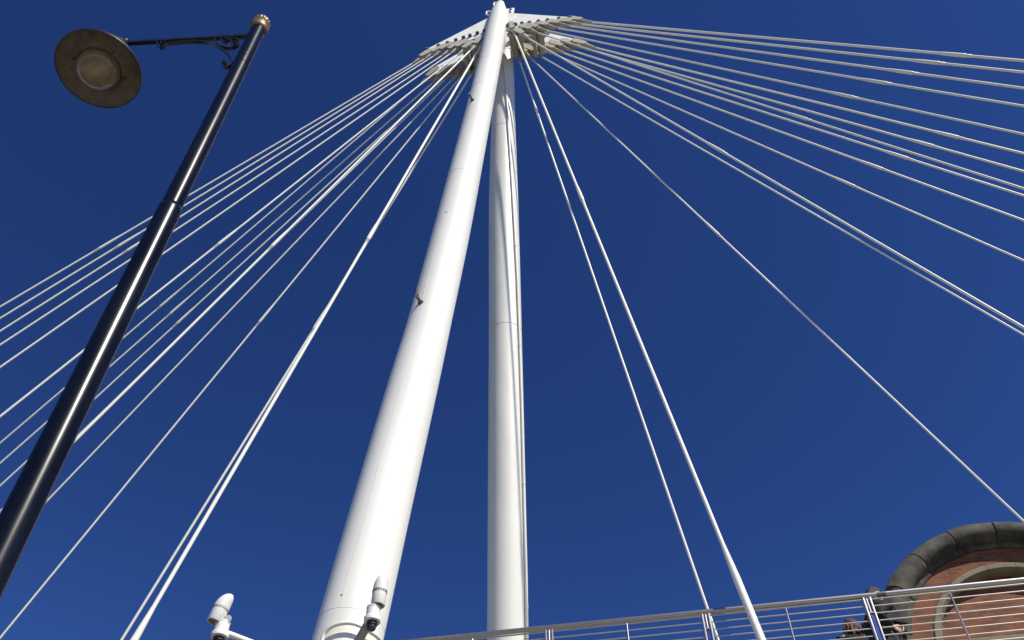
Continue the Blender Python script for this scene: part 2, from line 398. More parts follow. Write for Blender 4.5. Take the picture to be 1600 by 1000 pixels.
# little lifting eyes on the shaft
for (u, v, sc) in ((657.5, 473, 1.0), (738.5, 157, 1.0)):
    p, n, t = mast_surf(u, v, 0.0); sd = t.cross(n)
    if sd.x < 0: sd = -sd
    m = MB(); m.lathe([(0.055, -0.01), (0.055, 0.02), (0.03, 0.03), (0.022, 0.12)], p, n, 10)
    ringc = p + n * 0.15
    m.tube([ringc + (n * math.cos(k * math.pi / 8) + t * math.sin(k * math.pi / 8)) * 0.05 for k in range(17)], 0.014, 6)
    m.tube([ringc + t * 0.05, ringc + t * 0.13 - sd * 0.02, ringc + t * 0.21 - sd * 0.05], [0.02, 0.03, 0.02], 7)
    m.build('lifting_eye', PINM, mast)
for u, v, w, h in ((697.5, 332, .03, .05), (703, 322, .02, .025), (713.5, 330.5, .025, .03), (534, 930, .018, .018), (548, 975, .012, .012)):
    p, n, t = mast_surf(u, v, 0.0); sd = t.cross(n)
    m = MB(); m.blob(p, w, h, 0.006, sd, t, n, 9, 6, lambda q: q * (1 + 0.4 * noise.noise(q * 2.3))); m.build('rust_spot', RUST, mast)

# rear mast
ra = at_range(793, 1000, 16.3); rb = at_range(789.0, 66, 12.36)
rdir = (rb - ra).normalized()
RROWS = [(1000, 793, 64.5), (800, 792, 60), (520, 789.5, 51.5), (330, 787, 46.5), (210, 786.5, 39.0), (145, 787, 34.0), (110, 788, 29.5), (88, 788.3, 27)]
rp, rr = [], []
for v, u, w in RROWS:
    p = on_line(u, v, ra, rb); rp.append(p); rr.append(w * slant(p) / FPX / 2)
rfoot = rp[0] - rdir * (rp[0].z / rdir.z)
rear = thing('rear_mast', 'upright white tubular mast with cable conduit, standing behind the leaning mast', 'bridge mast', rfoot)
m = MB(); m.tube(smooth([rfoot, (rfoot + rp[0]) / 2] + rp), smooth([rr[0] * 0.9, rr[0] * 0.99] + rr), 56); m.build('mast_shaft', WHITE, rear, sharp=60)
for v in (519.5, 277.5, 207.5, 145):
    p = on_line(788, v, ra, rb); i = min(range(len(RROWS)), key=lambda k: abs(RROWS[k][0] - v))
    # radius by interpolation
    for k in range(len(RROWS) - 1):
        if RROWS[k][0] >= v >= RROWS[k + 1][0]:
            tt = (RROWS[k][0] - v) / (RROWS[k][0] - RROWS[k + 1][0]); c = rp[k].lerp(rp[k + 1], tt); r_ = rr[k] * (1 - tt) + rr[k + 1] * tt
    ex = rdir.orthogonal().normalized(); ey = rdir.cross(ex)
    m = MB(); m.tube([c + (ex * math.cos(k * math.pi / 24) + ey * math.sin(k * math.pi / 24)) * r_ for k in range(49)], 0.006, 5, caps=(False, False)); m.build('weld_seam', SEAM, rear)
def rear_surf(u, v, off=0.0):
    for k in range(len(RROWS) - 1):
        if RROWS[k][0] >= v >= RROWS[k + 1][0]:
            tt = (RROWS[k][0] - v) / (RROWS[k][0] - RROWS[k + 1][0]); c = rp[k].lerp(rp[k + 1], tt); r_ = rr[k] * (1 - tt) + rr[k + 1] * tt
    d = ray(u, v); w = EYE - c; t = rdir; dd = d - t * d.dot(t); ww = w - t * w.dot(t); q = r_ + off
    A, B2, C2 = dd.dot(dd), 2 * dd.dot(ww), ww.dot(ww) - q * q
    k = (-B2 - math.sqrt(max(B2 * B2 - 4 * A * C2, 0))) / (2 * A)
    return EYE + d * k
path = [(787.5, 103), (791, 140), (794.5, 200), (798.5, 265), (802.5, 330), (808.5, 440), (811.5, 520), (815.5, 640), (819, 780), (822, 900), (823.3, 998)]
pp = [rear_surf(u, v, 0.036) for u, v in path]
m = MB(); m.tube([rear_surf(785.5, 100, 0.0)] + pp, 0.032, 12)
m.build('conduit', WHITE, rear)
for k in range(6):
    t_ = (k + 0.7) / 6 * (len(pp) - 1); i = min(int(t_), len(pp) - 2); c = pp[i].lerp(pp[i + 1], t_ - i)
    m = MB(); m.lathe([(0.038, -0.03), (0.038, 0.03)], c, rdir, 12); m.build('conduit_clip', WHITE, rear)
m = MB(); m.lathe([(1.2, -0.2), (1.2, 0.5), (1.05, 0.6), (0.5, 0.62)], (rfoot.x, rfoot.y, 0), UP, 32); m.build('footing', CONC, rear)

# cable loop on the mast's front and the two cameras on brackets
loop = [(500, 1022, .04), (502.5, 1004, .05), (507, 990, .06), (517, 980, .075), (532, 974.5, .085), (548, 973.8, .09), (562, 978, .09), (575, 985.5, .085), (588, 994, .07), (597, 1004, .05), (602, 1016, .04)]
m = MB(); m.tube(smooth([mast_surf(u, min(v, 1000), o)[0] + (at_range(u, v, 10) - at_range(u, min(v, 1000), 10)) for u, v, o in loop], 4), 0.024, 12)
m.build('cable_loop', WHITE, mast)
mount = mast_surf(525, 1000, 0.0)[0] + (at_range(525, 1055, 10.0) - at_range(525, 1000, 10.0))
CX = lambda x, y, z: (ROT @ Vector((x, y, z))).normalized()     # a direction as the photographer sees it: right, up, towards
def cctv(label, head_px, head_h, axis, body_px, length, rad, mount_off, square):
    hc = at_range(head_px[0], head_px[1], head_h)
    th = thing('security_camera', label, 'camera', mount + mount_off, 'security cameras on the mast')
    th_arm_end = hc - UP * 0.01
    m = MB()
    if square:
        dirn = (th_arm_end - (mount + mount_off)).normalized(); sx = dirn.cross(UP).normalized(); sy = sx.cross(dirn)
        c = (th_arm_end + mount + mount_off) / 2
        m.box(c, dirn, sx, sy, (th_arm_end - mount - mount_off).length / 2, 0.038, 0.045, bev=0.006)
    else:
        m.tube([mount + mount_off, th_arm_end], 0.036, 14)
    m.build('bracket_arm', CAMW if not square else CAMD, th)
    m = MB(); m.lathe([(0.07, -0.095), (0.094, -0.09), (0.097, -0.045), (0.094, -0.04), (0.078, -0.035), (0.078, 0.075), (0.082, 0.08), (0.082, 0.095), (0.06, 0.105), (0.03, 0.11)], hc, UP, 28)
    head = m.build('pan_head', CAMW, th)
    m = MB(); m.lathe([(0.062, -0.135), (0.062, -0.092)], hc, UP, 20); m.lathe([(0.04, -0.19), (0.052, -0.17), (0.052, -0.13)], hc, UP, 16); m.build('cable_gland', BLACK, head)
    bc = at_range(body_px[0], body_px[1], head_h - 0.03)                               # body: axis runs from its lens end to its back
    ax = axis.normalized(); sx = ax.cross(UP).normalized(); sy = sx.cross(ax)
    # tilt yoke
    kn = bc - ax * length * 0.3
    m = MB(); m.tube([hc + UP * 0.09, hc + UP * 0.15, kn], [0.035, 0.03, 0.028], 10)
    m.lathe([(0.014, -0.076), (0.036, -0.074), (0.036, 0.074), (0.014, 0.076)], hc + UP * 0.15 + (ROT @ Vector((1, 0, 0))) * 0.045 * (0 if square else 1), (EYE - hc).normalized(), 16); m.build('tilt_yoke', CAMD if square else CAMW, th)
    # housing: straight sleeve with a slanted rounded back
    n = 32; rings = []
    prof = [(0.93, -0.5), (1.0, -0.47), (1.0, -0.02), (1.0, 0.02), (1.0, 0.14)]
    up_side = sy if sy.dot(ROT @ Vector((0, 0, 1))) < 0 else -sy
    m = MB()
    def ringv(k, h0, tilt):
        return [m.bm.verts.new(bc + ax * (h0 * length + tilt * length * math.cos(2 * math.pi * i / n)) + (up_side * math.cos(2 * math.pi * i / n) + ax.cross(up_side) * math.sin(2 * math.pi * i / n)) * rad * k) for i in range(n)]
    for k, h in prof: rings.append(ringv(k, h, 0))
    for q in range(1, 8):
        a_ = q / 7 * math.pi / 2
        rings.append(ringv(max(math.cos(a_) ** 0.62, 0.02), 0.14 + 0.33 * math.sin(a_), -0.09 * math.sin(a_ * 2) - 0.05 * math.cos(a_) * (q > 0)))
    m.skin(rings, 0, True, (False, True))
    m.skin([ringv(0.93, -0.5, 0), ringv(0.86, -0.5, 0), ringv(0.84, -0.42, 0)], 0, True, (False, False))
    hs = m.build('housing', CAMW, th)
    m = MB(); m.lathe([(rad * 0.85, 0), (rad * 0.85, 0.012)], bc - ax * length * 0.485, ax, 28); m.build('lens_window', LENS, hs)
    m = MB()
    m.lathe([(rad * 1.0, -0.010), (rad * 1.035, -0.008), (rad * 1.035, 0.008), (rad * 1.0, 0.010)], bc + ax * length * 0.03, ax, 28); m.build('housing_band', CAMW, hs)
    m = MB()
    for i in range(26):
        a_ = 2 * math.pi * i / 26
        o = (up_side * math.cos(a_) + ax.cross(up_side) * math.sin(a_))
        m.box(bc - ax * length * 0.05 + o * rad * 1.0, ax, o.cross(ax), o, 0.013 if square else 0.007, 0.0055, 0.003)
    m.build('vent_slot', BLACK, hs)
    return th
cctv('white camera tilted against open sky, on the round bracket left of the leaning mast', (345.5, 985), 9.75, CX(0.27, 0.80, -0.9), (345.5, 951), 0.345, 0.086, Vector((-0.02, 0, 0)), False)
cctv('white camera with dark vent slots, on the grey arm in front of the leaning mast', (582.5, 961), 9.55, CX(0.03, 0.80, -0.9), (593.5, 924), 0.375, 0.083, Vector((0.05, -0.03, 0)), True)

# ------------------------------------------------------------------ stays
E_N = RAIL + N * 0.30; E_N.z = 7.75
E_F = RAIL - N * 4.30; E_F.z = 7.75
SIDE = {'l': 'left', 'r': 'right'}
STAYS = [
 # side, plate, upper pixel, lower pixel, diameter, coupler pixel
 ('l','n',(662,89),(0,479.5),.046,(168,380.5)), ('l','n',(680,82),(0,497.5),.046,(197,377)), ('l','n',(693,78),(0,517.5),.046,(212,383)), ('l','n',(706,77),(0,539),.046,None),
 ('l','n',(718,74),(0,574),.048,None), ('l','n',(728,76),(0,651),.052,(352,373)), ('l','n',(745,69),(0,804),.062,(434,376)), ('l','n',(757,62),(210,1000),.074,(583,366)),
 ('l','f',(672,119),(0,692.5),.046,(262,470)), ('l','f',(690,117),(0,724),.046,(277,481)), ('l','f',(705,112),(10,750),.046,(287,496)), ('l','f',(710,110),(0,799),.046,None),
 ('l','f',(718,112),(105,750),.046,None), ('l','f',(728,110),(0,997),.050,(416,494)), ('l','f',(745,102),(190,1000),.064,(502,505)),
 ('r','n',(904,33),(1600,95),.074,(1492,84.5)), ('r','n',(888,36),(1600,113),.070,(1451,97)), ('r','n',(870,38),(1600,138),.066,(1410,113)), ('r','n',(853,41),(1600,166),.062,(1369,127.5)),
 ('r','n',(836,44),(1600,210),.058,(1318,148.5)), ('r','n',(826,47),(1600,295),.054,(1246,181)), ('r','n',(815,54),(1579,500),.056,(1119,234)), ('r','n',(801,45),(1165,938),.066,(902,306)),
 ('r','f',(911,70),(1600,240),.066,(1482,211)), ('r','f',(893,70),(1600,268),.064,(1443,224)), ('r','f',(875,73),(1600,306),.062,(1404,242)), ('r','f',(862,76),(1600,344.5),.058,(1365,258)),
 ('r','f',(848,77),(1600,407.5),.052,(1322,285)), ('r','f',(831,80),(1559,500),.050,None), ('r','f',(820,82),(1600,815),.048,(1110,363)), ('r','f',(808,84),(1105,950),.058,(838,176)),
]
ORD = ['uppermost', 'second', 'third', 'fourth', 'fifth', 'sixth', 'seventh', 'eighth']
cnt = {}
for side, pl, up_, lo_, dia, cpl in STAYS:
    P = PN if pl == 'n' else PF; E_ = E_N if pl == 'n' else E_F
    A = at_plane(up_[0], up_[1], P, N)
    nn = ray(*up_).cross(ray(*lo_)); Bt = E_ + D * ((EYE - E_).dot(nn) / D.dot(nn))
    w = (Bt - A).normalized(); L_ = (Bt - A).length
    k = cnt.get((side, pl), 0); cnt[(side, pl)] = k + 1
    lab = '%s white stay from the tip of the %s cable plate, fanning %s' % (ORD[k] if k else 'outermost', 'nearer' if pl == 'n' else 'farther', SIDE[side])
    if (side, pl, k) == ('r', 'n', 7): lab = 'thickest white stay right of the masts, its sleeve crossing before the steel railing'
    elif (side, pl, k) == ('r', 'f', 7): lab = 'thin white stay right of the masts, passing behind the steel railing'
    elif (side, pl, k) == ('l', 'n', 7): lab = 'thickest bright white stay just left of the leaning mast, running beside a thinner one'
    elif (side, pl, k) == ('l', 'f', 6): lab = 'thin grey white stay close beside the thickest one left of the leaning mast'
    elif (side, pl, k) == ('r', 'f', 6): lab = 'lone white stay crossing wide empty sky to the top of the brick gable'
    st = thing('bridge_stay', lab, 'bridge stay', Bt, 'white steel stays of the bridge')
    r0 = dia / 2 * (0.86 if side == 'l' else 0.88)
    m = MB(); m.rod(A - w * 0.02, Bt - w * 1.5, r0, 16); m.build('rod', STAY, st)
    # lower end: thicker sleeve, cone and fork to the deck edge
    m = MB(); m.tube([Bt - w * 2.1, Bt - w * 1.55, Bt - w * 0.42, Bt - w * 0.40, Bt - w * 0.02], [r0 * 1.06, r0 * 1.75, r0 * 1.75, r0 * 1.95, r0 * 1.95], 16); m.build('end_sleeve', STAY, st)
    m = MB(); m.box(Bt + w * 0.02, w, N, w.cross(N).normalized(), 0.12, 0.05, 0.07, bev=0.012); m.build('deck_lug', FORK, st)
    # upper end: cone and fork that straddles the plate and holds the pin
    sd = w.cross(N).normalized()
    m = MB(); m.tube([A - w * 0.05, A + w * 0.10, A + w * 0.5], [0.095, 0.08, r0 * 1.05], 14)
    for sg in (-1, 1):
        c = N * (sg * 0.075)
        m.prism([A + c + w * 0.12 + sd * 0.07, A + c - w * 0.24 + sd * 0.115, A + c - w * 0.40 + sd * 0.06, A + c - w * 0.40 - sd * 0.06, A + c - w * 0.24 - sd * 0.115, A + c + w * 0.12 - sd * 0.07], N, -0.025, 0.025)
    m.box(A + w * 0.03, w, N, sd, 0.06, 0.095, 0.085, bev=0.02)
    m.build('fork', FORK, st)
    if cpl:
        d = ray(*cpl); rr0 = A - EYE; kk = d.dot(w)
        s_ = (rr0.dot(d) * kk - rr0.dot(w)) / (1 - kk * kk)
        c = A + w * s_
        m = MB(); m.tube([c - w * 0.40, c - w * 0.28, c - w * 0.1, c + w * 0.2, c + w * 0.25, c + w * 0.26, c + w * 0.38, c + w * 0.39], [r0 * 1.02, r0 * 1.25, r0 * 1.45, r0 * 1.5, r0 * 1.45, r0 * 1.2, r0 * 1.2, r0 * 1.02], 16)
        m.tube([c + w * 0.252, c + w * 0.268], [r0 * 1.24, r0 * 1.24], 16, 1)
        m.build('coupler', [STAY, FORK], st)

# ------------------------------------------------------------------ railing
S0, S1 = -26.0, 26.0
rail = thing('bridge_railing', 'stainless steel railing with horizontal rods and blue inset posts along the footbridge', 'railing', along(0, 0, 7.9))
rv = lambda s, z, n=0.0: along(s, n, z)
m = MB()
joints = [S0] + [0.16 + 8.24 * k for k in range(-3, 4)] + [S1]
joints = [j for j in joints if S0 <= j <= S1]
for a, b in zip(joints, joints[1:]):
    m.rod(rv(a + 0.004, RAIL_Z), rv(b - 0.004, RAIL_Z), 0.034, 24, 0.4)
m.build('handrail', STEEL, rail)
m = MB()
for j in joints[1:-1]: m.tube([rv(j - 0.02, RAIL_Z), rv(j + 0.10, RAIL_Z)], 0.0355, 20)
m.build('rail_sleeve', PINM, rail)
ROWS = [RAIL_Z - 0.058 - 0.0, RAIL_Z - 0.158, RAIL_Z - 0.264, RAIL_Z - 0.370, RAIL_Z - 0.476, RAIL_Z - 0.582, RAIL_Z - 0.688, RAIL_Z - 0.794, RAIL_Z - 0.9]
for i, z in enumerate(ROWS):
    m = MB()
    if i == 0: m.rod(rv(S0, z), rv(S1, z), 0.011, 12, 0.4)
    else: m.rod(rv(S0, z), rv(S1, z), 0.0082, 12, 0.4)
    m.build('lower_rail' if i == 0 else 'horizontal_rod', RODSTEEL if i else STEEL, rail)
SP = 2.06
for k in range(-12, 13):
    s = k * SP
    m = MB()
    for dx in (-0.042, 0.042):
        m.box(rv(s + dx, 8.42), D, N, UP, 0.010, 0.034, 0.535, bev=0.003)
    m.box(rv(s, 8.30), D, N, UP, 0.0305, 0.010, 0.42)
    m.box(rv(s, 7.905), D, N, UP, 0.09, 0.07, 0.012, bev=0.003)
    post = m.build('post', POSTSTEEL, rail)
    m = MB(); m.tube([rv(s, 8.745, 0.01), rv(s, 8.97, 0.004)], 0.012, 10); m.box(rv(s, 8.735), D, N, UP, 0.0305, 0.030, 0.010); m.build('rail_stem', STEEL, post)
    m = MB(); m.box(rv(s, 8.30, 0.019), D, N, UP, 0.017, 0.004, 0.40); m.build('blue_inset', BLUE, post)
    m = MB(); m.tube([rv(s + SP / 2, 7.91, 0.012), rv(s + SP / 2, RAIL_Z - 0.062, 0.012)], 0.0085, 8); m.build('baluster', RODSTEEL, rail)

# ------------------------------------------------------------------ brick building with the arched gable
BP = EYE + ray(1500, 900) * 24.0
base = Vector((BP.x, BP.y, 0))
RZ = math.atan2(D.y, D.x)
bld = thing('brick_building', 'red brick building with round arched gable and dark sooty stone coping behind the railing', 'building', base, rz=RZ)
CXs, CZ = 0.90, 12.62                            # arch centre in wall coordinates (s to the right, z up)
def arch(cx, cz, r, z0, n=48, m_=6):
    out = [(cx - r, z0 + (cz - z0) * i / m_) for i in range(m_)]
    out += [(cx - r * math.cos(math.pi * i / n), cz + r * math.sin(math.pi * i / n)) for i in range(n + 1)]
    out += [(cx + r, cz + (z0 - cz) * (i + 1) / m_) for i in range(m_)]
    return out
ICX, ICZ, IR = 0.97, 12.66, 1.80                 # the niche
ICX2 = 0.92
Z0 = 10.4
outer = arch(CXs, CZ, 2.55, Z0); inner = arch(ICX2, ICZ, 1.84, Z0)
def V3(s, y, z): return Vector((s, y, z))
m = MB()
fo = [m.bm.verts.new(V3(s, 0, z)) for s, z in outer]; fi = [m.bm.verts.new(V3(s, 0, z)) for s, z in inner]
m.skin([fo, fi], 0, False, (False, False))
bi = [m.bm.verts.new(V3(s, 0.30, z)) for s, z in inner]; m.skin([fi, bi], 0, False, (False, False))
bo = [m.bm.verts.new(V3(s, 9.0, z)) for s, z in outer]; m.skin([fo, bo], 0, False, (False, False))
m.bm.faces.new(bo)
m.build('gable_wall', BRICK, bld, local=True)
m = MB(); m.bm.faces.new([m.bm.verts.new(V3(s, 0.25, z)) for s, z in arch(ICX2, ICZ, 1.90, Z0)]); m.build('niche_panel', BRICK, bld, local=True)
# main block below the gable
m = MB(); m.box(V3(3.2, 5.2, 5.2), Vector((1, 0, 0)), Vector((0, 1, 0)), UP, 9.0, 5.2, 5.2); m.build('lower_wall', BRICK, bld, local=True)
m = MB(); m.box(V3(3.2, 5.1, 10.45), Vector((1, 0, 0)), Vector((0, 1, 0)), UP, 9.2, 5.5, 0.16, bev=0.03); m.build('cornice', STONE_L, bld, local=True)
# coping: rolled moulding cut into stones
prof = [(2.40, 0.10), (2.40, -0.04), (2.44, -0.07), (2.50, -0.08), (2.53, -0.19), (2.58, -0.275), (2.66, -0.335), (2.76, -0.35), (2.86, -0.325), (2.945, -0.26), (3.005, -0.15), (3.03, 0.0), (3.03, 0.6), (2.7, 0.62)]
cop = None
def stone(path, name, par, seed):
    m = MB(); rings = []; n = len(path)
    for j, (cx, cz, rx, rz, ins) in enumerate(path):
        rg = []
        for r, y in prof:
            rr_ = 2.72 + (r - 2.72) * ins; yy = 0.05 + (y - 0.05) * ins
            q = V3(cx + rx * rr_, yy, cz + rz * rr_)
            nz = noise.noise(q * 2.1 + Vector((seed, 0, 0))) * 0.022 + noise.noise(q * 7.0) * 0.008
            q += V3(rx, 0, rz) * nz + V3(0, -nz, 0)
            rg.append(m.bm.verts.new(q))
        rings.append(rg)
    m.skin(rings); return m.build(name, STONE_D, par, local=True, sharp=50)
bounds = [0.0, 5.0, 25.5, 46.0, 66.5, 87.0, 107.5, 128.0, 148.5, 169.0, 180.0]
for bi_, (a0, a1) in enumerate(zip(bounds, bounds[1:])):
    path = []; K = 12; gap = 0.055
    for j in range(K + 1):
        a_ = R(a0 + gap + (a1 - a0 - 2 * gap) * j / K)
        path.append((CXs, CZ, math.cos(a_), math.sin(a_), 0.955 if j in (0, K) else 1.0))
    # keep rounded arrises: pull the end sections in a little
    path.insert(1, (CXs, CZ, math.cos(R(a0 + gap + 0.25)), math.sin(R(a0 + gap + 0.25)), 1.0)); path.insert(-1, (CXs, CZ, math.cos(R(a1 - gap - 0.25)), math.sin(R(a1 - gap - 0.25)), 1.0))
    stone(path, 'coping_stone', bld, bi_ * 3.7)
for sx in (-1, 1):
    for z0, z1 in ((12.0, CZ - 0.008), (11.2, 11.992), (10.6, 11.192)):
        stone([(CXs, z0 + (z1 - z0) * j / 6, sx, 0, 0.955 if j in (0, 6) else 1.0) for j in range(7)], 'coping_stone', bld, z0)
# pale stone frame round the niche, in voussoirs
m = MB()
fb = [8 + 164 * k / 9 for k in range(10)]; fb = [0] + fb + [180]
def fpt(r, a_): return (ICX2 + r * math.cos(a_), ICZ + r * math.sin(a_))
for a0, a1 in zip(fb, fb[1:]):
    rings = []
    for j in range(9):
        a_ = R(a0 + 0.12 + (a1 - a0 - 0.24) * j / 8)
        rings.append([m.bm.verts.new(V3(x, y, z)) for (x, z), y in ((fpt(1.97, a_), 0.05), (fpt(1.97, a_), -0.02), (fpt(1.95, a_), -0.035), (fpt(1.86, a_), -0.03), (fpt(1.81, a_), 0.03), (fpt(1.79, a_), 0.09), (fpt(1.79, a_), 0.24), (fpt(1.88, a_), 0.24))])
    m.skin(rings)
for sx in (-1, 1):
    for z0, z1 in ((12.1, ICZ - 0.006), (11.4, 12.09), (10.62, 11.39)):
        pr = [(1.97, 0.05), (1.97, -0.02), (1.95, -0.035), (1.86, -0.03), (1.81, 0.03), (1.79, 0.09), (1.79, 0.24), (1.88, 0.24)]
        m.skin([[m.bm.verts.new(V3(ICX2 + sx * r, y, z)) for r, y in pr] for z in (z0, z1)])
m.build('niche_frame', STONE_L, bld, local=True)
m = MB(); m.box(V3(ICX2, 0.18, 12.87), Vector((1, 0, 0)), Vector((0, 1, 0)), UP, 1.785, 0.068, 0.11, bev=0.015); m.build('stone_band', STONE_L, bld, local=True)

# ------------------------------------------------------------------ street lamp
LP_H = 3.6
lp_axis = at_range(303.5, 250, LP_H); LPx, LPy = lp_axis.x, lp_axis.y
lp = lambda z: Vector((LPx, LPy, z))
z_top = at_range(399.5, 40, LP_H).z; z_step = at_range(266, 327, LP_H).z; z_ring = at_range(371, 101, LP_H).z
lamp = thing('street_lamp', 'dark navy street lamp with gilt pole cap and dish shade on scrolled bracket', 'street lamp', lp(0))
m = MB(); m.lathe([(0.13, 0.0), (0.13, 0.9), (0.11, 0.98), (0.085, 1.02), (0.077, 1.05), (0.071, 2.6), (0.067, z_step - 0.03), (0.067, z_step - 0.012), (0.063, z_step - 0.004), (0.0595, z_step + 0.02)], lp(0), UP, 96); m.build('lower_pole', NAVY, lamp)
m = MB(); m.lathe([(0.060, z_step), (0.0575, z_ring - 0.004), (0.055, z_ring - 0.002), (0.055, z_ring + 0.002), (0.0575, z_ring + 0.004), (0.0565, z_top - 0.02)], lp(0), UP, 96); m.build('upper_pole', NAVY, lamp)
m = MB()
m.lathe([(0.062, -0.06), (0.068, -0.055), (0.074, -0.03), (0.073, 0.0), (0.066, 0.012), (0.064, 0.03), (0.067, 0.034), (0.067, 0.046), (0.062, 0.052)], lp(z_top), UP, 36)
m.lathe([(0.052, 0.05), (0.066, 0.062), (0.071, 0.085), (0.064, 0.115), (0.046, 0.14), (0.022, 0.152), (0.012, 0.156), (0.014, 0.172), (0.016, 0.182), (0.01, 0.194), (0.002, 0.197)], lp(z_top), UP, 96, 0, lambda a, h: (1 + 0.075 * abs(math.cos(a * 7)) - 0.05) if 0.055 < h < 0.15 else 1.0)
for k in range(28):
    a_ = 2 * math.pi * k / 28
    m.blob(lp(z_top + 0.04) + Vector((math.cos(a_), math.sin(a_), 0)) * 0.067, 0.007, 0.007, 0.008, Vector((1, 0, 0)), Vector((0, 1, 0)), UP, 6, 5)
m.build('finial', GOLD, lamp, sharp=60)
m = MB(); m.lathe([(0.007, 0), (0.007, 0.006)], lp(at_range(381, 93, LP_H).z) + (EYE - lp(0)).normalized().cross(UP).normalized() * 0 + Vector((-LPx, -LPy, 0)).normalized() * 0.056, Vector((-LPx, -LPy, 0)), 8); m.build('screw', BLACK, lamp)
z_arm = at_range(392, 52, LP_H).z
tip = at_height(195, 67.5, z_arm); adir = (tip - lp(z_arm)); adir.z = 0; adir.normalize(); awid = adir.cross(UP).normalized()
# the dish hangs under the arm's end: find the height at which its centre lies on the arm's line
best = None
for k in range(400):
    z = z_arm - 0.005 * k; c = at_height(154, 108, z)
    e = abs((c - lp(z)).dot(awid))
    if best is None or e < best[0]: best = (e, z, c)
dz, dc = best[1], best[2]
reach = (dc - lp(dz)).dot(adir)
edge = [at_height(u, v, dz) for u, v in ((84.4, 91.8), (223.6, 122.6), (135, 47), (174, 169))]
dr = sum((e - dc).length for e in edge) / 4
print('LAMP', 'arm z', z_arm, 'dish z', dz, 'reach', reach, 'radius', dr, [round((e - dc).length, 3) for e in edge])
m = MB(); m.bar([lp(z_arm) + adir * 0.05, lp(z_arm) + adir * (reach * 0.5), lp(z_arm) + adir * (reach - 0.04)], awid, 0.032, 0.034); m.build('arm', IRON, lamp)
# scrolled ironwork, placed in the upright plane of the arm
pl_n = awid
def sc(pts_): return smooth([at_plane(u, v, lp(z_arm), pl_n) for u, v in pts_], 6)
for nm, P_, w_ in (('scroll_brace', [(262, 68.5), (285, 66.5), (305, 65.2), (325, 67.5), (342, 74), (354, 83), (361, 92), (364, 99.5), (361, 103.5), (355, 105.5), (349.5, 104.5), (347, 100.8), (349, 97.8), (352.5, 97.8), (354.5, 100.2), (352.5, 102.3)], 0.030),
                   ('scroll_curl', [(358, 61), (353, 57.5), (348, 58.2), (346, 62), (349, 65.5), (353.5, 65.5), (358, 61)], 0.028),
                   ('scroll_curl', [(358.5, 63.5), (362.5, 61), (371, 62), (374, 66.5), (369.5, 72.8), (359, 75.8), (349, 74.3), (340, 69.5), (337, 64), (340.5, 58.8), (348, 56)], 0.028),
                   ('scroll_curl', [(372, 64.5), (367, 61.2), (361.8, 63.5), (361.8, 68.5), (366, 70.8), (370, 68.2)], 0.028),
                   ('scroll_curl', [(246.5, 66), (246, 70.5), (250, 74.2), (256, 73.8), (259.5, 69.5), (257.5, 65.5), (252.5, 66.5), (251.5, 70)], 0.030)):
    m = MB(); m.bar(sc(P_), awid, w_, 0.009); m.build(nm, IRON, lamp)
for (u, v) in ((353, 61.5), (366.5, 66.5), (351.5, 100.8), (252.8, 70)):
    c = at_plane(u, v, lp(z_arm), pl_n); m = MB(); m.lathe([(0.011, -0.017), (0.013, 0), (0.011, 0.017)], c, awid, 10); m.build('scroll_boss', IRON, lamp)
# shade
ca = Vector((dc.x, dc.y, dz)); hgt = z_arm - dz
m = MB()
m.lathe([(0.05, hgt * 0.9), (0.075, hgt * 0.78), (0.10, hgt * 0.70), (dr * 0.52, hgt * 0.62), (dr * 0.62, hgt * 0.42), (dr * 0.80, hgt * 0.20), (dr * 0.97, 0.022), (dr, 0.006), (dr, -0.010), (dr * 0.985, -0.012)], ca, UP, 72)
bmesh.ops.delete(m.bm, geom=[f for f in m.bm.faces if len(f.verts) > 8 and f.calc_center_median().z < ca.z + 0.01], context='FACES')
shade = m.build('lamp_shade', IRON, lamp)
m = MB()
m.lathe([(dr * 0.985, -0.006), (dr * 0.93, 0.010), (dr * 0.62, 0.022), (dr * 0.56, 0.020), (dr * 0.545, 0.012), (dr * 0.525, 0.010), (dr * 0.52, 0.03), (dr * 0.50, 0.10)], ca, UP, 72)
# open the caps of the dish: it is a ring
bmesh.ops.delete(m.bm, geom=[f for f in m.bm.faces if len(f.verts) > 8], context='FACES')
m.build('dish', SHADE_IN, shade, sharp=60)
for a_ in (25, 140, 205, 318):
    m = MB(); q = ca + Vector((math.cos(R(a_)), math.sin(R(a_)), 0)) * dr * 0.585; m.box(q + UP * 0.014, Vector((math.cos(R(a_)), math.sin(R(a_)), 0)), Vector((-math.sin(R(a_)), math.cos(R(a_)), 0)), UP, 0.010, 0.005, 0.006, bev=0.002); m.build('clip', IRON, shade)
gr = dr * 0.51
m = MB(); m.lathe([(gr * 0.98, 0.05), (gr * 0.93, 0.09), (gr * 0.78, 0.125), (gr * 0.5, 0.15), (gr * 0.2, 0.16), (0.001, 0.162)], ca, UP, 48)
bmesh.ops.delete(m.bm, geom=[f for f in m.bm.faces if len(f.verts) > 8 and f.calc_center_median().z < ca.z + 0.06], context='FACES')
m.build('reflector', REFL, shade)
m = MB()
outs = [(gr, 0.012), (gr * 0.985, -0.02), (gr * 0.92, -0.055), (gr * 0.76, -0.095), (gr * 0.5, -0.125), (gr * 0.22, -0.138), (0.001, -0.14)]
m.lathe(outs, ca, UP, 56)
ins_ = [(r_ * 0.975, h_ + 0.004) for r_, h_ in outs]
m.lathe(ins_, ca, UP, 56)
bmesh.ops.delete(m.bm, geom=[f for f in m.bm.faces if len(f.verts) > 8 and f.calc_center_median().z > ca.z], context='FACES')
m.build('glass_bowl', LGLASS, shade, sharp=80)
m = MB(); bx = (adir * 0.8 + awid * 0.4).normalized()
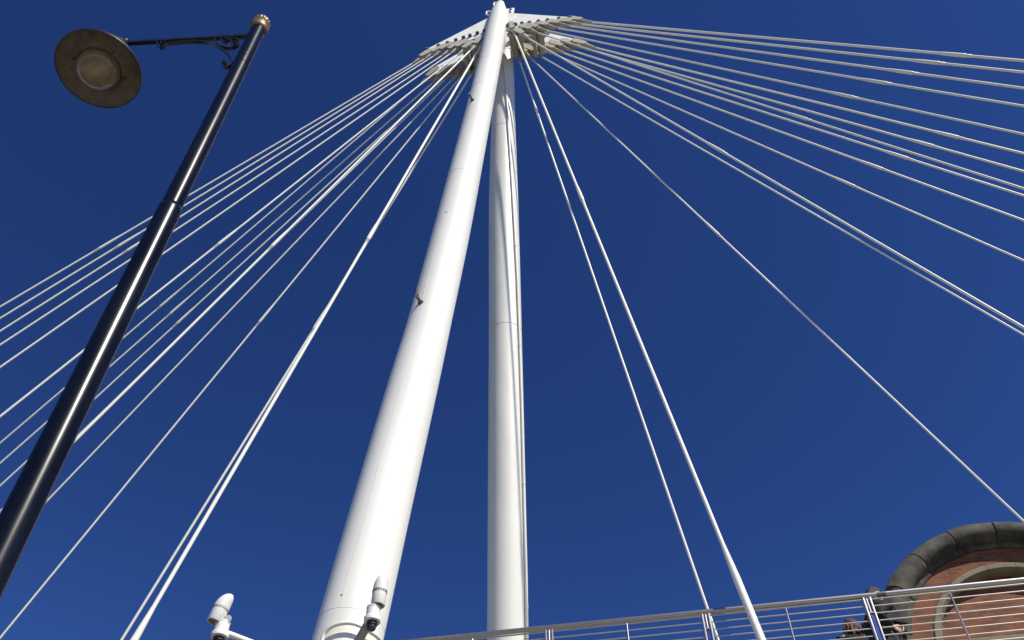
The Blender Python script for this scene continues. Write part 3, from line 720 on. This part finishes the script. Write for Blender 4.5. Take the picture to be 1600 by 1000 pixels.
m.tube([ca + UP * 0.02 - bx * 0.085, ca + UP * 0.01 - bx * 0.06, ca + UP * 0.0 - bx * 0.02, ca - UP * 0.005 + bx * 0.03, ca - UP * 0.0 + bx * 0.06, ca + bx * 0.075], [0.02, 0.045, 0.062, 0.060, 0.035, 0.008], 20); m.build('lamp_bulb', BULB, shade)
m = MB()
m.lathe([(0.020, 0), (0.034, 0.02), (0.026, 0.05), (0.012, 0.065), (0.018, 0.08), (0.004, 0.10)], ca + UP * (hgt + 0.0), UP, 18); m.build('shade_finial', GOLD, shade)
m = MB()
for (u_, v_), h_ in (((184.5, 66), 0.085), ((194, 66.5), 0.055)):
    m = MB(); o_ = (at_plane(u_, v_, lp(z_arm), awid) - lp(z_arm)).dot(adir)
    m.lathe([(0.016, 0), (0.026, 0.012), (0.018, 0.034), (0.010, 0.045), (0.013, 0.055), (0.003, h_)], lp(z_arm + 0.015) + adir * o_, UP, 14)
    m.build('arm_knob', GOLD, lamp)

# ------------------------------------------------------------------ people on the bridge
def skin_mesh(nodes, edges, sub=2):
    bm = bmesh.new(); lay = bm.verts.layers.skin.verify(); vs = {}
    for nme, (co, r_) in nodes.items():
        v = bm.verts.new(co); v[lay].radius = r_ if hasattr(r_, '__len__') else (r_, r_); vs[nme] = v
    v[lay].use_root = False
    vs[next(iter(nodes))][lay].use_root = True
    for a, b in edges: bm.edges.new((vs[a], vs[b]))
    me = bpy.data.meshes.new('figure'); bm.to_mesh(me); bm.free()
    ob = bpy.data.objects.new('figure', me); col.objects.link(ob)
    s = ob.modifiers.new('skin', 'SKIN'); s.use_smooth_shade = True
    u = ob.modifiers.new('sub', 'SUBSURF'); u.levels = sub; u.render_levels = sub
    dg = bpy.context.evaluated_depsgraph_get(); out = bpy.data.meshes.new_from_object(ob.evaluated_get(dg))
    bpy.data.objects.remove(ob); bpy.data.meshes.remove(me); return out
X_, Y_ = Vector((1, 0, 0)), Vector((0, 1, 0))
def head_fn(face=True):
    def fn(q):                                   # unit sphere -> skull: x forwards, z up
        q = q.copy()
        if q.z < 0: q.x = q.x * (1 + 0.10 * q.z) + 0.10 * max(0, -q.z); q.y *= 1 + 0.34 * q.z
        if q.x < 0: q.x *= 1.05
        return q
    return fn
def person(label, px, n_off, height, heading, nodes, coat_nodes, coat_edges, edges, coat_mat, hair_kind, hands):
    base_n = along(0, n_off, 0); p = at_plane(px[0], px[1], base_n, N)
    th = thing('person', label, 'person', Vector((p.x, p.y, 7.904)), None, heading)
    k = height / 1.78
    sc_ = lambda nd: {a: (Vector(c) * k, (r_ if not hasattr(r_, '__len__') else Vector(r_))) for a, (c, r_) in nd.items()}
    body = MB(); body.add_mesh(skin_mesh(sc_(nodes), edges))
    hc = Vector(nodes['head'][0]) * k; tilt = Matrix.Rotation(R(hands.get('nod', 8)), 3, 'Y') ; turn = Matrix.Rotation(R(hands.get('turn', 0)), 3, 'Z')
    fx, fy, fz = turn @ tilt @ X_, turn @ Y_, turn @ tilt @ UP
    body.blob(hc, 0.098, 0.078, 0.120, fx, fy, fz, 28, 20, head_fn())
    body.blob(hc + fx * 0.098 - fz * 0.028, 0.020, 0.014, 0.026, fx, fy, fz, 10, 8)          # nose
    body.blob(hc + fx * 0.087 - fz * 0.067, 0.014, 0.025, 0.008, fx, fy, fz, 10, 6)          # lips
    body.blob(hc + fx * 0.080 - fz * 0.100, 0.022, 0.030, 0.020, fx, fy, fz, 10, 8)          # chin
    body.blob(hc + fx * 0.082 + fz * 0.016, 0.016, 0.050, 0.010, fx, fy, fz, 10, 8)          # brow
    for sg in (-1, 1):
        body.blob(hc + fy * (0.079 * sg) - fz * 0.012, 0.022, 0.010, 0.034, fx, fy, fz, 10, 8)   # ear
        body.blob(hc + fx * 0.062 + fy * (0.046 * sg) - fz * 0.030, 0.022, 0.02, 0.022, fx, fy, fz, 10, 8)
    # hands: palm, four fingers of unequal length and a thumb
    for key in ('wr', 'wl'):
        w = Vector(nodes[key][0]) * k; e = Vector(nodes['er' if key == 'wr' else 'el'][0]) * k
        d = (w - e).normalized(); sg = -1 if key == 'wr' else 1
        side = d.cross(UP).normalized() * 1.0; dn = side.cross(d).normalized()
        body.blob(w + d * 0.05, 0.052, 0.018, 0.042, d, side, dn, 14, 10)
        for i, ln in enumerate((0.070, 0.080, 0.074, 0.058)):
            o = w + d * 0.088 + dn * (0.030 - 0.020 * i)
            cu = side * (-sg)
            body.tube([o, o + d * ln * 0.42 + cu * 0.012, o + d * ln * 0.55 + cu * 0.038, o + d * ln * 0.40 + cu * 0.058], [0.0095, 0.009, 0.0085, 0.007], 7)
        o = w + d * 0.035 + dn * 0.032
        body.tube([o, o + d * 0.03 + dn * 0.022 - side * sg * 0.012, o + d * 0.055 + dn * 0.018 - side * sg * 0.026], [0.012, 0.0105, 0.008], 7)
    b = body.build('body', SKIN, th, local=True, sharp=80)
    m = MB()
    for sg in (-1, 1): m.blob(hc + fx * 0.090 + fy * (0.032 * sg) + fz * 0.002, 0.008, 0.012, 0.007, fx, fy, fz, 8, 6)
    m.build('eye', EYEM, th, local=True)
    co = MB(); co.add_mesh(skin_mesh(sc_(coat_nodes), coat_edges)); 
    rn = random.Random(3)
    for v in co.bm.verts:                         # creases in the cloth
        q = v.co; v.co += v.normal * (0.012 * noise.noise(Vector((q.x * 7, q.y * 7, q.z * 16))) + 0.007 * noise.noise(q * 26))
    co.build('coat' if hair_kind != 'short' else 'jacket', coat_mat, th, local=True, sharp=80)
    if hair_kind == 'short':
        m = MB()
        # collar
        nk = Vector(nodes['neck'][0]) * k
        m.lathe([(0.098, -0.075), (0.092, -0.02), (0.084, 0.012), (0.078, 0.012), (0.074, -0.03)], nk + X_ * -0.005, (UP + X_ * 0.15).normalized(), 24); m.build('collar', coat_mat, th, local=True)
    hm = MB()
    if hair_kind == 'short':
        def hf(q):
            q = head_fn()(q)
            keep = q.z > -0.02 - 0.55 * max(0, -q.x) + 0.55 * max(0, q.x)
            s_ = 1.10 if keep else 0.84
            return q * (s_ + 0.05 * noise.noise(q * 4) + 0.03 * noise.noise(q * 11))
        hm.blob(hc + fz * 0.008 - fx * 0.004, 0.101, 0.081, 0.122, fx, fy, fz, 40, 28, hf)
        hm.build('hair', HAIR_D, th, local=True, sharp=80)
    else:
        def hf(q):
            s_ = 1.0 + 0.10 * noise.noise(q * 2.2) + 0.07 * noise.noise(q * 6) + 0.03 * noise.noise(q * 15)
            if q.z < 0: q = Vector((q.x * (1 + 0.10 * -q.z), q.y * (1 + 0.22 * -q.z), q.z * 1.55))
            if q.x > 0.35 and q.z < 0.35: s_ *= 0.86
            return q * s_
        hm.blob(hc - fx * 0.024 + fz * 0.01, 0.112, 0.094, 0.122, fx, fy, fz, 48, 36, hf)
        for i in range(46):                      # loose locks
            a_ = rnd.uniform(0.6, 2 * math.pi - 0.6); o = hc - fx * 0.03 + fx * (0.095 * math.cos(a_)) + fy * (0.085 * math.sin(a_)) + fz * rnd.uniform(-0.02, 0.06)
            l_ = rnd.uniform(0.12, 0.24); dx_ = (fx * math.cos(a_) + fy * math.sin(a_))
            hm.tube([o, o - UP * l_ * 0.35 + dx_ * rnd.uniform(0.0, 0.03), o - UP * l_ * 0.7 + dx_ * rnd.uniform(0.0, 0.045), o - UP * l_ + dx_ * rnd.uniform(-0.01, 0.03)], [0.016, 0.02, 0.015, 0.004], 6)
        hm.build('hair', HAIR_R, th, local=True, sharp=80)
    # trousers and shoes
    tn = {a: (Vector(nodes[a][0]) * k, q) for a, q in (('pelvis', (0.175, 0.135)), ('hr', 0.112), ('kr', 0.088), ('ar', 0.075), ('hl', 0.112), ('kl', 0.088), ('al', 0.075))}
    tr = MB(); tr.add_mesh(skin_mesh(tn, [('pelvis', 'hr'), ('hr', 'kr'), ('kr', 'ar'), ('pelvis', 'hl'), ('hl', 'kl'), ('kl', 'al')])); tr.build('trousers', TROUS, th, local=True, sharp=80)
    for a in ('ar', 'al'):
        q = Vector(nodes[a][0]) * k; q.z = 0.0
        m = MB(); m.blob(q + X_ * 0.06 + UP * 0.045, 0.145, 0.050, 0.048, X_, Y_, UP, 20, 12, lambda q_: Vector((q_.x, q_.y * (1 - 0.2 * max(0, -q_.x)), max(q_.z, -0.9)))); m.build('shoe', SHOE, th, local=True)
    return th
BN = {'pelvis': ((0, 0, 0.95), (0.15, 0.12)), 'spine': ((0, 0, 1.13), (0.145, 0.115)), 'chest': ((0.01, 0, 1.33), (0.16, 0.12)), 'neckb': ((0.0, 0, 1.48), 0.075), 'neck': ((0.015, 0, 1.545), 0.057), 'head': ((0.03, 0, 1.66), 0.068),
      'sr': ((0, -0.175, 1.43), 0.062), 'er': ((-0.26, -0.27, 1.10), 0.047), 'wr': ((-0.04, -0.23, 1.02), 0.030),
      'sl': ((0, 0.175, 1.43), 0.062), 'el': ((-0.06, 0.235, 1.16), 0.047), 'wl': ((0.12, 0.23, 0.98), 0.030),
      'hr': ((0.0, -0.095, 0.90), 0.095), 'kr': ((0.13, -0.10, 0.50), 0.066), 'ar': ((0.13, -0.10, 0.09), 0.045),
      'hl': ((0.0, 0.095, 0.90), 0.095), 'kl': ((-0.02, 0.10, 0.50), 0.066), 'al': ((-0.20, 0.10, 0.10), 0.045)}
BE = [('pelvis', 'spine'), ('spine', 'chest'), ('chest', 'neckb'), ('neckb', 'neck'), ('neck', 'head'), ('chest', 'sr'), ('sr', 'er'), ('er', 'wr'), ('chest', 'sl'), ('sl', 'el'), ('el', 'wl'), ('pelvis', 'hr'), ('hr', 'kr'), ('kr', 'ar'), ('pelvis', 'hl'), ('hl', 'kl'), ('kl', 'al')]
def coat_of(n, hem=0.86):
    c = {'pelvis': (n['pelvis'][0], (0.21, 0.18)), 'spine': (n['spine'][0], (0.24, 0.205)), 'chest': (n['chest'][0], (0.25, 0.21)), 'neckb': ((n['neckb'][0][0], n['neckb'][0][1], n['neckb'][0][2] - 0.03), (0.115, 0.10)),
         'sr': (n['sr'][0], 0.098), 'er': (n['er'][0], 0.078), 'wr': (Vector(n['er'][0]).lerp(Vector(n['wr'][0]), 0.93), 0.054), 'sl': (n['sl'][0], 0.098), 'el': (n['el'][0], 0.078), 'wl': (Vector(n['el'][0]).lerp(Vector(n['wl'][0]), 0.93), 0.054), 'hem': ((0, 0, hem), (0.19, 0.155))}
    e = [('pelvis', 'spine'), ('spine', 'chest'), ('chest', 'neckb'), ('chest', 'sr'), ('sr', 'er'), ('er', 'wr'), ('chest', 'sl'), ('sl', 'el'), ('el', 'wl'), ('pelvis', 'hem')]
    return c, e
cN, cE = coat_of(BN)
person('person with short dark hair and dark jacket behind the railing, hand held forward', (1361, 925), -0.80, 1.73, RZ + R(28), BN, cN, cE, BE, LEATHER, 'short', {'nod': 12, 'turn': -32})
WN = dict(BN)
WN['er'] = ((-0.02, -0.24, 1.16), 0.045); WN['wr'] = ((0.10, -0.22, 0.93), 0.028); WN['wl'] = ((0.10, 0.22, 0.93), 0.028)
wN, wE = coat_of(WN, 0.78)
person('person with reddish brown hair and black coat behind the railing, seen from behind', (1328, 975), -1.40, 1.65, RZ + R(115), WN, wN, wE, BE, COATB, 'long', {'nod': 10, 'turn': 10})
